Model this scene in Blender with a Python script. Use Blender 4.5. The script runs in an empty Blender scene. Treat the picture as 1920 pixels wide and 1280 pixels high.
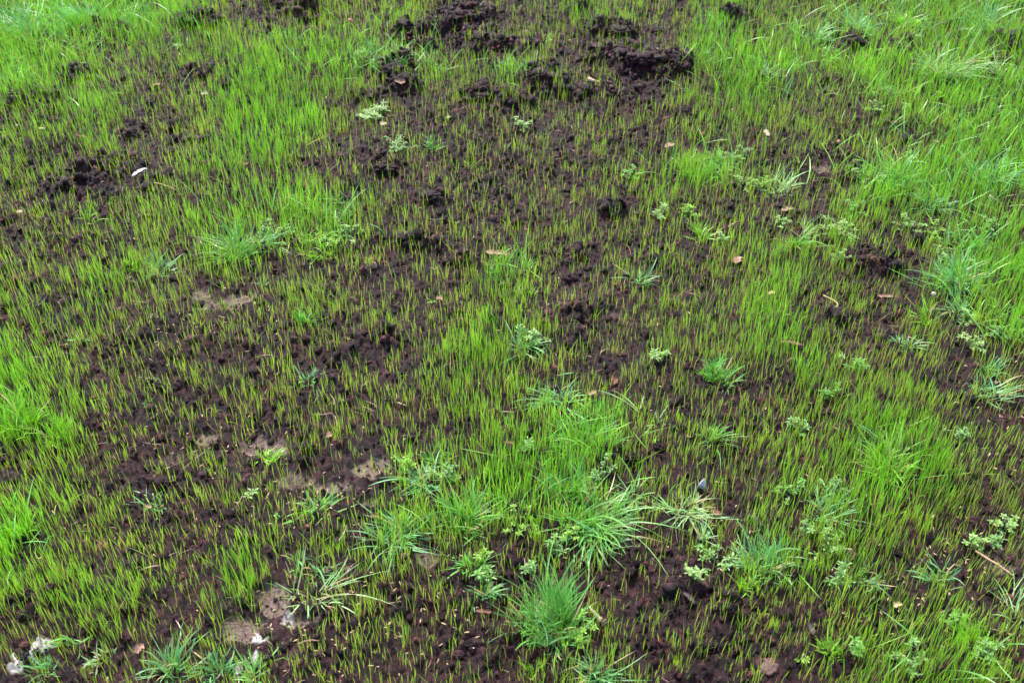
import bpy, bmesh, math, random
import numpy as np
from mathutils import Vector, Matrix, noise as mnoise

random.seed(7)
rng = np.random.default_rng(11)
R = math.radians
scene = bpy.context.scene
C = scene.collection

# ------------------------------------------------------------------ camera
CAM_H, PITCH, FPX = 1.35, R(40.0), 2050.0        # height, tilt below the horizon, focal length in photo pixels
W0, H0 = 1920.0, 1280.0
cam_d = bpy.data.cameras.new('camera')
cam = bpy.data.objects.new('camera', cam_d); C.objects.link(cam)
cam.location = (0, 0, CAM_H)
cam.rotation_euler = (math.pi/2 - PITCH, 0, 0)
cam_d.sensor_width = 36.0
cam_d.lens = 36.0*FPX/W0
cam_d.clip_start = 0.05; cam_d.clip_end = 500
cam_d.dof.use_dof = True
cam_d.dof.focus_distance = 2.0
cam_d.dof.aperture_fstop = 9.0
scene.camera = cam

# ------------------------------------------------------------------ sky, sun, exposure
SUN_EL, SUN_AZ = R(56), R(-25)                    # high, soft, from beyond the top of the picture
w = bpy.data.worlds.new('World'); scene.world = w; w.use_nodes = True
nt = w.node_tree
sky = nt.nodes.new('ShaderNodeTexSky'); sky.sky_type = 'NISHITA'; sky.sun_disc = False
sky.sun_elevation = SUN_EL; sky.sun_rotation = SUN_AZ; sky.dust_density = 4.0; sky.air_density = 1.0
bg = nt.nodes['Background']; bg.inputs['Strength'].default_value = 0.12
nt.links.new(sky.outputs[0], bg.inputs[0])
sun_d = bpy.data.lights.new('sun', 'SUN'); sun_d.energy = 2.1; sun_d.angle = R(10); sun_d.color = (1.0, 0.95, 0.88)
sun = bpy.data.objects.new('sun', sun_d); C.objects.link(sun)
sd = Vector((math.sin(SUN_AZ)*math.cos(SUN_EL), math.cos(SUN_AZ)*math.cos(SUN_EL), math.sin(SUN_EL)))
sun.rotation_euler = sd.to_track_quat('Z', 'Y').to_euler()
scene.view_settings.view_transform = 'Standard'
scene.view_settings.look = 'None'
scene.view_settings.gamma = 1.0
scene.view_settings.exposure = 1.62

# ------------------------------------------------------------------ projection helpers
cp, sp_ = math.cos(PITCH), math.sin(PITCH)
def project(x, y, z):
    """world point(s) -> photo pixel"""
    dz = z - CAM_H
    dep = y*cp - dz*sp_
    up = y*sp_ + dz*cp
    dep = np.maximum(dep, 0.05)
    return W0/2 + FPX*x/dep, H0/2 - FPX*up/dep
def ray(px, py):
    u = (px - W0/2)/FPX; v = (H0/2 - py)/FPX
    return u, cp + v*sp_, -sp_ + v*cp            # right, forward, up per unit depth
def flat_at(px, py, z=0.0):
    dx, dy, dz = ray(px, py)
    t = (z - CAM_H)/dz
    return dx*t, dy*t
def ppm(py):
    """photo pixels per metre (across) at that image row"""
    dx, dy, dz = ray(W0/2, py)
    return FPX*(-dz)/CAM_H

# ------------------------------------------------------------------ noise
TAB = rng.random((256, 256))
TAB2 = rng.random((256, 256)); TAB3 = rng.random((256, 256)); TAB4 = rng.random((256, 256))
def vnoise(x, y, s, ox=0):
    x = np.asarray(x)/s + 37.3 + ox; y = np.asarray(y)/s + 91.7 + ox*1.7
    xi = np.floor(x).astype(int); yi = np.floor(y).astype(int)
    fx = x - xi; fy = y - yi
    fx = fx*fx*(3-2*fx); fy = fy*fy*(3-2*fy)
    a = TAB[xi & 255, yi & 255]; b = TAB[(xi+1) & 255, yi & 255]
    c = TAB[xi & 255, (yi+1) & 255]; d = TAB[(xi+1) & 255, (yi+1) & 255]
    return (a*(1-fx)+b*fx)*(1-fy) + (c*(1-fx)+d*fx)*fy
def fbm(x, y, s, n=3, ox=0):
    t = 0; a = 1; k = 0
    for i in range(n):
        t = t + a*vnoise(x, y, s/2**i, ox+i*13.1); k += a; a *= .5
    return t/k
def domes(x, y, cell, ox, keep=.75):
    """rounded crumbs: height above the plane in units of the cell size"""
    X = np.asarray(x)/cell + ox; Y = np.asarray(y)/cell + ox*.7
    xi = np.floor(X).astype(int); yi = np.floor(Y).astype(int)
    best = np.zeros(np.shape(X))
    for i in (-1, 0, 1):
        for j in (-1, 0, 1):
            ci = (xi+i) & 255; cj = (yi+j) & 255
            cx = xi+i+TAB2[ci, cj]; cy = yi+j+TAB3[ci, cj]
            q = TAB4[ci, cj]
            r = .35 + .45*((q*7.3) % 1)
            ang = q*31; ca = np.cos(ang); sa = np.sin(ang)
            dx = X-cx; dy = Y-cy
            u = dx*ca+dy*sa; v = (-dx*sa+dy*ca)*1.35
            d2 = (u*u+v*v)/(r*r)
            h = np.sqrt(np.clip(1-d2, 0, 1))*r*(.55+.6*((q*13.7) % 1))
            h = np.where(q < keep, h, 0)
            best = np.maximum(best, h)
    return best
def sstep(a, b, v):
    t = np.clip((v-a)/(b-a), 0, 1); return t*t*(3-2*t)

# ------------------------------------------------------------------ where things lie, in photo pixels turned into ground positions
# raised heaps of dug soil: px, py, half width px, half depth px, height m
MOUNDS = [(575,28,44,20,.045),(535,12,30,14,.03),(762,76,36,20,.045),(815,62,34,16,.03),(868,46,60,24,.045),(905,92,60,26,.035),
 (800,100,30,16,.02),(985,98,46,18,.02),(1092,16,24,12,.03),(1150,66,42,18,.045),(1122,110,40,22,.03),(1185,120,60,22,.045),(1240,134,44,20,.045),(1282,130,16,12,.04),
 (742,142,34,18,.045),(760,172,34,16,.03),(1016,152,32,16,.05),(1040,176,44,18,.03),(895,188,40,12,.03),(960,200,50,18,.02),(700,190,40,16,.015),
 (202,60,48,14,.02),(350,52,26,12,.03),(395,44,26,10,.03),(1372,38,22,10,.035),(1600,84,24,16,.02),(1690,96,26,14,.02),(1890,90,34,14,.03),
 (205,318,80,24,.03),(130,352,54,18,.02),(60,190,60,14,.02),(150,152,40,12,.02),(380,146,44,16,.015),(350,270,46,12,.015),
 (722,318,38,14,.028),(802,374,34,14,.02),(1140,392,34,18,.028),(1120,180,60,20,.02),(1080,300,50,18,.012),(1560,300,70,18,.012),
 (790,458,60,22,.025),(700,520,60,20,.02),(1080,478,56,18,.02),(1235,500,50,20,.018),(1640,496,60,24,.025),(890,492,60,14,.018),
 (1100,590,60,22,.025),(1075,640,40,20,.02),(640,668,60,18,.022),(720,640,60,18,.02),(410,650,70,18,.014),(1560,610,40,20,.025),
 (30,905,46,26,.03),(240,590,40,14,.01),(160,455,60,16,.018),(1210,1070,70,40,.018),(1270,1110,50,30,.028),(1370,1135,50,26,.028),
 (1260,1200,90,40,.02),(1500,1220,70,34,.02),(970,1045,50,20,.02),(1150,862,36,26,.025),(1810,830,60,40,.01),(400,960,60,20,.014),(110,1110,40,16,.02),(420,905,60,14,.014)]
# bare pinkish subsoil showing through: px, py, half width, half depth, strength
CLAY = [(368,552,22,12,.9),(455,562,34,12,1),(430,575,50,10,.7),(388,826,30,17,1.2),(500,838,34,14,1),(475,826,24,8,.8),(640,918,50,16,1),(690,885,34,20,1),(560,900,34,10,.6),
 (505,1115,34,16,1),(520,1140,46,22,1.2),(462,1178,52,24,1.2),(560,1168,50,18,1),(800,1044,20,24,.8),(1535,322,24,8,.9),(690,1120,24,12,.6),(640,1065,22,12,.5),
 (560,1240,30,10,.4),(1880,1060,40,20,.6),(600,1225,30,12,.5),(690,945,24,10,.8),(1145,600,20,10,.4),(330,865,20,8,.4)]
LIME = [(40,1228,24,14,1.15),(72,1208,22,12,1.1),(28,1245,16,10,.8),(492,1196,20,13,.95),(478,1232,5,5,.7),(448,1252,7,5,.7),(540,1163,9,5,.6)]
def ell(lst, g=1.0):
    out = []
    for px, py, rx, ry, h in lst:
        rx *= g; ry *= g
        x, y = flat_at(px, py)
        x1, y1 = flat_at(px, py-ry); x2, y2 = flat_at(px, py+ry)
        out.append((x, y, rx/ppm(py), max(.5*(y1-y2), .012), h))
    return out
MW, CW, LW = ell(MOUNDS), ell(CLAY, 1.05), ell(LIME)
def blobmask(x, y, lst, wob=.95, s=.05, ox=0):
    n = fbm(x, y, s, 3, 50+ox)-.5; m = np.zeros(np.shape(x))
    for cx, cy, rx, ry, k in lst:
        d = np.sqrt(((x-cx)/rx)**2+((y-cy)/ry)**2) + n*wob*2
        m = np.maximum(m, k*(1-sstep(.72, 1.12, d)))
    return m
def mound_h(x, y):
    n = fbm(x, y, .045, 3, 7)-.5; m = np.zeros(np.shape(x)); 
    for cx, cy, rx, ry, k in MW:
        d = np.sqrt(((x-cx)/rx)**2+((y-cy)/ry)**2) + n*1.0
        m = np.maximum(m, k*(1-sstep(.25, 1.25, d))*(1 if cy > 2.3 else (.62 if cy > 1.35 else .35)))
    return m*(.55+.8*fbm(x, y, .03, 3, 19))
def H(x, y, full=True):
    x = np.asarray(x, float); y = np.asarray(y, float)
    base = (fbm(x, y, .5, 2, 3)-.5)*.030 + (fbm(x, y, .13, 2, 21)-.5)*.018
    m = mound_h(x, y)
    clay = np.clip(blobmask(x, y, CW), 0, 1)
    wx = x + (vnoise(x, y, .01, 71)-.5)*.006; wy = y + (vnoise(x, y, .01, 72)-.5)*.006
    rough = 1.05*(.55+.9*fbm(x, y, .16, 2, 33)) + np.clip(m/.02, 0, 1)*.55
    big = domes(wx, wy, .042, 3.3, .26)*.042*.32
    mid = domes(wx, wy, .021, 8.1, .45)*.021*.48
    sml = domes(wx, wy, .0125, 15.7, .75)*.0125*.80
    tin = domes(wx, wy, .0072, 25.7, .85)*.0072*.85
    cr = (np.maximum(big, mid*.9) + sml + tin)*rough
    fine = (fbm(x, y, .009, 3, 63)-.5)*.0075
    return base + m*.85 + cr*(1-.62*clay) - .0055*clay + fine
def at(px, py):
    z = 0.0
    for _ in range(6):
        x, y = flat_at(px, py, z); z = .5*z + .5*float(H(x, y))
    return x, y, float(H(x, y))

# seedling cover read off the photo in 60-pixel cells, 0 bare .. 9 closed sward
GRID = """99999864326575234565458665768888
99756667888743223431278876586996
98665547868938677331159886787999
56885469986233223344456764456789
66663357884354332443355454456788
54111466753223434445699752588899
54545666787542332442556435688866
33355678678643334444545757634587
44575566544322376235534886633688
64565423486434565233555774545579
55544343445225776233656785345538
76433333343347776523746778644334
87644433544435655766334457776334
98533314444534667898445665887532
36533233343245778895455476789642
57643334332135588873543666688654
95554323444477767775254676775534
87544357445554532532216787765443
66773367223324242332123776655654
44473363123333334442214353667775
23243454223433224535324323687986""".split('\n')
G = np.array([[int(c) for c in r] for r in GRID], float)
def cover(px, py):
    gx = px/60.0-.5; gy = py/60.0-.5
    out = (gx < -2) | (gx > 34)
    cx = np.clip(gx, 0, 30.999); cy = np.clip(gy, 0, 19.999)
    i = np.floor(cx).astype(int); j = np.floor(cy).astype(int); fx = cx-i; fy = cy-j
    return (G[j, i]*(1-fx)+G[j, i+1]*fx)*(1-fy) + (G[j+1, i]*(1-fx)+G[j+1, i+1]*fx)*fy

# ------------------------------------------------------------------ materials
def mat(name):
    m = bpy.data.materials.new(name); m.use_nodes = True
    return m, m.node_tree, m.node_tree.nodes['Principled BSDF']
def N(t, k, **kw):
    n = t.nodes.new(k)
    for a, b in kw.items(): setattr(n, a, b)
    return n
def soil_mat(name, tint=(1, 1, 1), masks=True):
    m, t, p = mat(name); L = t.links.new
    tc = N(t, 'ShaderNodeNewGeometry')
    def nz(scale, det=4, rough=.6):
        n = N(t, 'ShaderNodeTexNoise'); n.inputs['Scale'].default_value = scale; n.inputs['Detail'].default_value = det
        n.inputs['Roughness'].default_value = rough; L(tc.outputs['Position'], n.inputs['Vector']); return n
    n1 = nz(60, 5); n2 = nz(230, 4, .75); n3 = nz(11, 4)
    v = N(t, 'ShaderNodeTexVoronoi'); v.inputs['Scale'].default_value = 130; v.inputs['Randomness'].default_value = 1; L(tc.outputs['Position'], v.inputs['Vector'])
    sep = N(t, 'ShaderNodeSeparateColor'); L(v.outputs['Color'], sep.inputs[0])
    r1 = N(t, 'ShaderNodeValToRGB'); e = r1.color_ramp.elements
    e[0].position = .0; e[0].color = (.0050*tint[0], .0032*tint[1], .0044*tint[2], 1)
    e[1].position = 1; e[1].color = (.17*tint[0], .085*tint[1], .075*tint[2], 1)
    for pos, c in ((.30, (.0125, .0064, .0084)), (.48, (.034, .0165, .0190)), (.68, (.090, .048, .050))):
        q = e.new(pos); q.color = (c[0]*tint[0], c[1]*tint[1], c[2]*tint[2], 1)
    mx = N(t, 'ShaderNodeMath', operation='MULTIPLY_ADD'); L(n2.outputs[0], mx.inputs[0]); mx.inputs[1].default_value = 1.0
    m2 = N(t, 'ShaderNodeMath', operation='MULTIPLY_ADD'); L(sep.outputs[0], m2.inputs[0]); m2.inputs[1].default_value = .38
    m3 = N(t, 'ShaderNodeMath', operation='MULTIPLY_ADD'); L(n1.outputs[0], m3.inputs[0]); m3.inputs[1].default_value = .6; m3.inputs[2].default_value = -.56
    L(m3.outputs[0], m2.inputs[2]); L(m2.outputs[0], mx.inputs[2]); L(mx.outputs[0], r1.inputs[0])
    col = r1.outputs[0]
    hv = N(t, 'ShaderNodeMapRange'); hv.inputs[1].default_value = .38; hv.inputs[2].default_value = .62; L(n3.outputs[0], hv.inputs[0])
    big = N(t, 'ShaderNodeMix', data_type='RGBA'); big.inputs[6].default_value = (.62, .46, .58, 1); big.inputs[7].default_value = (1.15, .70, .76, 1); L(hv.outputs[0], big.inputs[0])
    bm_ = N(t, 'ShaderNodeMix', data_type='RGBA', blend_type='MULTIPLY'); bm_.inputs[0].default_value = 1; L(col, bm_.inputs[6]); L(big.outputs[2], bm_.inputs[7]); col = bm_.outputs[2]
    if masks:
        at_ = N(t, 'ShaderNodeAttribute', attribute_name='mask'); sm = N(t, 'ShaderNodeSeparateColor'); L(at_.outputs['Color'], sm.inputs[0])
        cr = N(t, 'ShaderNodeValToRGB'); cr.color_ramp.elements[0].color = (.075, .050, .044, 1); cr.color_ramp.elements[1].color = (.34, .25, .205, 1)
        cr.color_ramp.elements[0].position = .36; cr.color_ramp.elements[1].position = .62
        L(n2.outputs[0], cr.inputs[0])
        a = N(t, 'ShaderNodeMix', data_type='RGBA'); L(sm.outputs[0], a.inputs[0]); L(col, a.inputs[6]); L(cr.outputs[0], a.inputs[7])
        th = N(t, 'ShaderNodeMath', operation='MULTIPLY'); L(sm.outputs[1], th.inputs[0])
        gt = N(t, 'ShaderNodeMapRange'); gt.inputs[1].default_value = .30; gt.inputs[2].default_value = .46; L(n2.outputs[0], gt.inputs[0])
        ad = N(t, 'ShaderNodeMath', operation='ADD'); L(gt.outputs[0], ad.inputs[0]); L(sm.outputs[1], ad.inputs[1]); ad.use_clamp = True
        L(gt.outputs[0], th.inputs[1])
        b = N(t, 'ShaderNodeMix', data_type='RGBA'); L(th.outputs[0], b.inputs[0]); L(a.outputs[2], b.inputs[6]); b.inputs[7].default_value = (.84, .82, .80, 1)
        far = N(t, 'ShaderNodeMix', data_type='RGBA'); L(sm.outputs[2], far.inputs[0]); L(b.outputs[2], far.inputs[6]); 
        fr = N(t, 'ShaderNodeValToRGB'); fr.color_ramp.elements[0].color = (.02, .04, .008, 1); fr.color_ramp.elements[1].color = (.09, .17, .03, 1); L(n1.outputs[0], fr.inputs[0])
        L(fr.outputs[0], far.inputs[7]); col = far.outputs[2]
    if not masks:
        at_ = N(t, 'ShaderNodeAttribute', attribute_name='col'); mm = N(t, 'ShaderNodeMix', data_type='RGBA', blend_type='MULTIPLY'); mm.inputs[0].default_value = 1
        L(col, mm.inputs[6]); L(at_.outputs['Color'], mm.inputs[7]); col = mm.outputs[2]
    L(col, p.inputs['Base Color'])
    p.inputs['Roughness'].default_value = .52
    p.inputs['Specular IOR Level'].default_value = .4
    bu = N(t, 'ShaderNodeBump'); bu.inputs['Strength'].default_value = 1; bu.inputs['Distance'].default_value = .004
    ba = N(t, 'ShaderNodeMath', operation='ADD'); L(n2.outputs[0], ba.inputs[0])
    n4 = nz(1100, 2, .6); L(n4.outputs[0], ba.inputs[1]); L(ba.outputs[0], bu.inputs['Height'])
    L(bu.outputs[0], p.inputs['Normal'])
    return m
def leaf_mat(name, rough=.36, trans=.36, spec=.6):
    m, t, p = mat(name); L = t.links.new
    a = N(t, 'ShaderNodeAttribute', attribute_name='col')
    L(a.outputs['Color'], p.inputs['Base Color'])
    p.inputs['Roughness'].default_value = rough; p.inputs['Specular IOR Level'].default_value = spec
    tr = N(t, 'ShaderNodeBsdfTranslucent')
    hs = N(t, 'ShaderNodeHueSaturation'); hs.inputs['Saturation'].default_value = 1.1; hs.inputs['Value'].default_value = 1.25
    L(a.outputs['Color'], hs.inputs['Color']); L(hs.outputs[0], tr.inputs[0])
    mx = N(t, 'ShaderNodeMixShader'); mx.inputs[0].default_value = trans
    L(p.outputs[0], mx.inputs[1]); L(tr.outputs[0], mx.inputs[2]); L(mx.outputs[0], t.nodes['Material Output'].inputs[0])
    return m
def debris_mat(name, c1, c2, scale=180, rough=.75, bump=.5, stretch=None):
    m, t, p = mat(name); L = t.links.new
    tc = N(t, 'ShaderNodeTexCoord'); mp = N(t, 'ShaderNodeMapping'); L(tc.outputs['Object'], mp.inputs[0])
    if stretch: mp.inputs['Scale'].default_value = stretch
    n = N(t, 'ShaderNodeTexNoise'); n.inputs['Scale'].default_value = scale; n.inputs['Detail'].default_value = 5; n.inputs['Roughness'].default_value = .65
    L(mp.outputs[0], n.inputs[0])
    r = N(t, 'ShaderNodeValToRGB'); r.color_ramp.elements[0].position = .32; r.color_ramp.elements[1].position = .68
    r.color_ramp.elements[0].color = (*c1, 1); r.color_ramp.elements[1].color = (*c2, 1); L(n.outputs[0], r.inputs[0]); L(r.outputs[0], p.inputs['Base Color'])
    p.inputs['Roughness'].default_value = rough; p.inputs['Specular IOR Level'].default_value = .35
    b = N(t, 'ShaderNodeBump'); b.inputs['Strength'].default_value = bump; b.inputs['Distance'].default_value = .0015; L(n.outputs[0], b.inputs['Height']); L(b.outputs[0], p.inputs['Normal'])
    return m
M_SOIL = soil_mat('dark_soil'); M_CRUMB = soil_mat('crumb_soil', masks=False); M_BROWN = soil_mat('reddish_soil', (2.2, 2.1, 2.1), masks=False)
M_GRASS = leaf_mat('grass_blade'); M_WEED = leaf_mat('weed_leaf', .5, .3, .45)
M_CHIP = debris_mat('pinkish_chip', (.13, .065, .05), (.42, .25, .19))
M_PALE = debris_mat('pale_wood', (.26, .17, .12), (.60, .46, .36), 120, stretch=(1, 8, 8))
M_REDB = debris_mat('red_bark', (.06, .022, .018), (.25, .105, .08), 160, stretch=(1, 5, 5))
M_DARKB = debris_mat('dark_bark', (.018, .014, .016), (.10, .07, .07), 120, stretch=(1, 6, 6))
M_STONE = debris_mat('blue_grey_stone', (.17, .19, .25), (.34, .37, .45), 90, .6, .3)
M_TAN = debris_mat('tan_husk', (.30, .20, .10), (.66, .50, .30), 300)
M_STRAW = debris_mat('straw', (.30, .17, .10), (.62, .42, .26), 100, stretch=(1, 8, 8))
M_WHITE = debris_mat('white_flake', (.45, .42, .38), (.85, .82, .78), 200)

# ------------------------------------------------------------------ object helpers
def tag(o, label=None, cat=None, group=None, kind=None):
    if label: o['label'] = label
    if cat: o['category'] = cat
    if group: o['group'] = group
    if kind: o['kind'] = kind
    return o
def np_mesh(name, V, F, m, col=None, parent=None, attr='col', smooth=True):
    me = bpy.data.meshes.new(name)
    V = np.asarray(V, np.float32); F = np.asarray(F, np.int32); k = F.shape[1]
    me.vertices.add(len(V)); me.vertices.foreach_set('co', V.ravel())
    me.loops.add(F.size); me.loops.foreach_set('vertex_index', F.ravel())
    me.polygons.add(len(F)); me.polygons.foreach_set('loop_start', np.arange(0, F.size, k, dtype=np.int32))
    me.polygons.foreach_set('use_smooth', np.full(len(F), smooth))
    me.update(calc_edges=True)
    if col is not None:
        a = me.attributes.new(attr, 'FLOAT_COLOR', 'POINT')
        c = np.ones((len(V), 4), np.float32); c[:, :3] = col; a.data.foreach_set('color', c.ravel())
    me.materials.append(m)
    o = bpy.data.objects.new(name, me); C.objects.link(o)
    if parent: o.parent = parent
    return o
def empty(name, loc):
    o = bpy.data.objects.new(name, None); C.objects.link(o); o.location = loc; o.empty_display_size = .01; return o

def blades(base, az, el, Ln, wd, droop, face, c0, c1, segs=4, fold=0.0, side=0.0):
    """ribbons: base Nx3, azimuth/elevation of growth, length, width, droop, facing angle, root and tip colours"""
    n = len(base); s = np.linspace(0, 1, segs+1)[None, :]
    ca, sa = np.cos(az)[:, None], np.sin(az)[:, None]
    hor = Ln[:, None]*(np.cos(el)[:, None]*s + droop[:, None]*.35*s*s)
    ver = Ln[:, None]*(np.sin(el)[:, None]*s - droop[:, None]*s**2.2*.75)
    bend = (np.asarray(side)*Ln)[:, None]*s*s if np.ndim(side) else np.zeros((n, 1))*s
    P = np.stack([base[:, 0:1]+hor*ca-bend*sa, base[:, 1:2]+hor*sa+bend*ca, base[:, 2:3]+ver], -1)
    wprof = np.interp(s[0], [0, .15, .5, .8, 1], [.55, .85, 1.0, .7, .06])
    tw = face[:, None] + s*.5
    Wv = np.stack([np.cos(tw), np.sin(tw), np.zeros_like(tw)], -1)*(wd[:, None, None]*.5*wprof[None, :, None])
    cols = [P-Wv, P+Wv]
    if fold:
        mid = P.copy(); mid[..., 2] -= wd[:, None]*fold*wprof[None, :]
        nx = np.stack([-np.sin(tw), np.cos(tw), np.zeros_like(tw)], -1)
        mid += nx*(wd[:, None, None]*fold*wprof[None, :, None])*.7
        cols = [P-Wv, mid, P+Wv]
    k = len(cols); V = np.stack(cols, 2).reshape(-1, 3)
    idx = np.arange(n*(segs+1)*k).reshape(n, segs+1, k)
    F = np.stack([idx[:, :-1, :-1], idx[:, :-1, 1:], idx[:, 1:, 1:], idx[:, 1:, :-1]], -1).reshape(-1, 4)
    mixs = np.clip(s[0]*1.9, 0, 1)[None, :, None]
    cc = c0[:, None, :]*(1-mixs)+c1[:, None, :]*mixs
    cc = np.repeat(cc[:, :, None, :], k, 2).reshape(-1, 3)
    return V, F, cc
def join(parts):
    Vs, Fs, Cs, o = [], [], [], 0
    for V, F, c in parts:
        Vs.append(V); Fs.append(F+o); Cs.append(c); o += len(V)
    return np.concatenate(Vs), np.concatenate(Fs), np.concatenate(Cs)

# ------------------------------------------------------------------ the ground: one sheet, fine where the photo looks, coarse to the horizon
def axis(a, b, step, far):
    core = list(np.arange(a, b, step)); s = step; v = core[-1]
    out = []
    while v < far: s *= 1.12; v += s; out.append(v)
    s = step; v = a; pre = []
    while v > -far: s *= 1.12; v -= s; pre.append(v)
    return np.array(pre[::-1]+core+out)
xs = axis(-1.7, 1.7, .0023, 60); ys = axis(.72, 3.7, .0026, 60)
XX, YY = np.meshgrid(xs, ys)
ZZ = H(XX, YY)
far = np.maximum(sstep(1.9, 2.6, np.abs(XX)), np.maximum(sstep(3.9, 4.6, YY), sstep(-.3, -1, YY)))
clay = np.clip(blobmask(XX, YY, CW), 0, 1); lime = np.clip(blobmask(XX, YY, LW, .5, .02, 9), 0, 1)
nx_, ny_ = len(xs), len(ys)
idx = np.arange(nx_*ny_).reshape(ny_, nx_)
F = np.stack([idx[:-1, :-1], idx[:-1, 1:], idx[1:, 1:], idx[1:, :-1]], -1).reshape(-1, 4)
g = np_mesh('ground', np.stack([XX, YY, ZZ], -1).reshape(-1, 3), F, M_SOIL,
            np.stack([clay, lime, far], -1).reshape(-1, 3), attr='mask')
tag(g, kind='structure')
del XX, YY, F, idx

# ------------------------------------------------------------------ loose crumbs of soil
def ico(sub):
    bm = bmesh.new(); bmesh.ops.create_icosphere(bm, subdivisions=sub, radius=1)
    V = np.array([v.co[:] for v in bm.verts]); F = np.array([[v.index for v in f.verts] for f in bm.faces]); bm.free(); return V, F
def scatter_lumps(name, n, rmin, rmax, m, label, sub=2, xr=(-1.7, 1.7), yr=(.72, 3.7), mask=None, flat=.75, power=2.2, sink=.25, n_over=3):
    x = rng.uniform(*xr, n*n_over); y = rng.uniform(*yr, n*n_over)
    keep = rng.random(n*n_over) < mask(x, y)
    x, y = x[keep][:n], y[keep][:n]; n = len(x)
    r = rmin+(rmax-rmin)*rng.random(n)**power
    V0, F0 = ico(sub); k = len(V0)
    q = rng.normal(size=(n, 3, 3)); Q, _ = np.linalg.qr(q)
    sc = np.stack([np.ones(n), rng.uniform(.6, 1, n), rng.uniform(.45, flat+.2, n)], -1)*r[:, None]
    of = rng.uniform(0, 200, (n, 1)); P = V0[None]+0*of[..., None]
    jit = 1.0
    for s_, a_ in ((.8, .85), (.38, .5)):
        jit = jit + a_*(vnoise(P[..., 0]+of, P[..., 1]+of*1.3, s_, 3)-.5)*1.1 + a_*(vnoise(P[..., 1]+of*.7, P[..., 2]+of, s_, 9)-.5)*1.1
    jit = np.clip(jit+rng.uniform(-.12, .12, (n, k)), .35, 1.8)
    V = V0[None]*jit[..., None]*sc[:, None, :]
    tint = np.exp(rng.normal(0, .62, (n, 1)))*(1+rng.uniform(-.14, .14, (n, 3)))*np.array([1.06, 1, 1])
    V = np.einsum('nij,nkj->nki', Q, V)
    z = H(x, y) + r*(.5-sink)
    V += np.stack([x, y, z], -1)[:, None, :]
    F = (F0[None]+(np.arange(n)*k)[:, None, None]).reshape(-1, 3)
    o = np_mesh(name, V.reshape(-1, 3), F, m, col=np.repeat(np.clip(tint, .25, 5), k, 0), smooth=sub > 1)
    tag(o, label, 'soil', kind='stuff'); return o
def crumb_mask(x, y):
    return np.clip(.25+1.1*fbm(x, y, .12, 2, 90)-.2, .1, 1)*(1-.6*np.clip(blobmask(x, y, CW), 0, 1))
scatter_lumps('soil_crumbs', 16000, .0024, .0085, M_CRUMB, 'loose dark crumbs of soil scattered over the whole bed', 2, mask=crumb_mask)
scatter_lumps('fine_soil_crumbs', 110000, .0012, .0034, M_CRUMB, 'finest dark crumbs of soil between the seedlings', 1, mask=crumb_mask)
scatter_lumps('heaped_soil_lumps', 5200, .0035, .0125, M_CRUMB, 'crumbly dark lumps making up the heaps of dug soil', 2, mask=lambda x, y: np.clip(mound_h(x, y)/.016, 0, 1)**2, n_over=20)
scatter_lumps('brown_crumbs', 2600, .0016, .0085, M_BROWN, 'loose reddish brown crumbs scattered among the dark soil', 2, mask=crumb_mask)

# ------------------------------------------------------------------ the sprouting grass
def sprout(area_x, area_y, n_try):
    x = rng.uniform(*area_x, n_try); y = rng.uniform(*area_y, n_try)
    px, py = project(x, y, 0.0)
    ok = (px > -500) & (px < 2420) & (py < 1640)
    x, y, px, py = x[ok], y[ok], px[ok], py[ok]
    return x, y, px, py
DENS = np.array([700, 2800, 6000, 9600, 13400, 17400, 21600, 26500, 31500, 36500.])
AX, AY = (-2.3, 2.3), (.55, 4.4)
RATE = 36500/2.1*1.4
ntry = int((AX[1]-AX[0])*(AY[1]-AY[0])*RATE)
x, y, px, py = sprout(AX, AY, ntry)
jx = (fbm(x, y, .09, 2, 5)-.5)*110*1; jy = (fbm(x, y, .09, 2, 6)-.5)*60
cv = cover(px+jx, py-8+jy)
clump = fbm(x, y, .035, 2, 17)
cv2 = np.clip(cv + (clump-.5)*5.5, 0, 9)
d = np.interp(cv2, np.arange(10), DENS)
alpha = np.arctan2(CAM_H, np.abs(y)); fac = np.clip(np.tan(alpha)/.84, .38, 1.5)**.95
d = d/2.1*fac*(1-.75*np.clip(blobmask(x, y, CW), 0, 1))
keep = rng.random(len(x)) < 1.10*d/RATE/1
x, y, cv, clump = x[keep], y[keep], cv[keep], clump[keep]
nb = rng.choice([1, 2, 3, 4], len(x), p=[.40, .32, .18, .10])
ci = np.repeat(np.arange(len(x)), nb); n = len(ci)
bx = x[ci]+rng.normal(0, .0042, n); by = y[ci]+rng.normal(0, .0042, n); cvn = np.clip(cv[ci], 0, 9)
print('seedling blades', n)
bz = H(bx, by)-.002
vig = sstep(3.5, 9, cvn + (fbm(bx, by, .2, 2, 40)-.5)*4)
leanf = fbm(bx, by, .15, 2, 44)
az = rng.uniform(0, 2*math.pi, n)
el = R(90)-np.abs(rng.normal(0, R(4.5), n)) - (rng.random(n) < .06)*rng.uniform(0, R(45), n)
Ln = (.037+.018*vig)*rng.uniform(.4, 1.3, n)*(.85+.3*leanf)
wd = rng.uniform(.0007, .0013, n)*(1+.25*vig)
dr = np.abs(rng.normal(0, .10, n))+(rng.random(n) < .08)*rng.uniform(0, .5, n)
fc = rng.uniform(0, math.pi, n)
t = rng.random((n, 1)); v = vig[:, None]
tip = (1-v)*np.array([.315, .53, .070])+v*np.array([.235, .52, .065]) + (t-.5)*np.array([.16, .12, .02])
root = (1-v)*np.array([.36, .25, .10])+v*np.array([.15, .24, .04]) + (rng.random((n, 1))-.5)*.05
tip *= (.72+.56*fbm(bx, by, .07, 3, 58))[:, None]*np.array([1, 1, 1])
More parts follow.
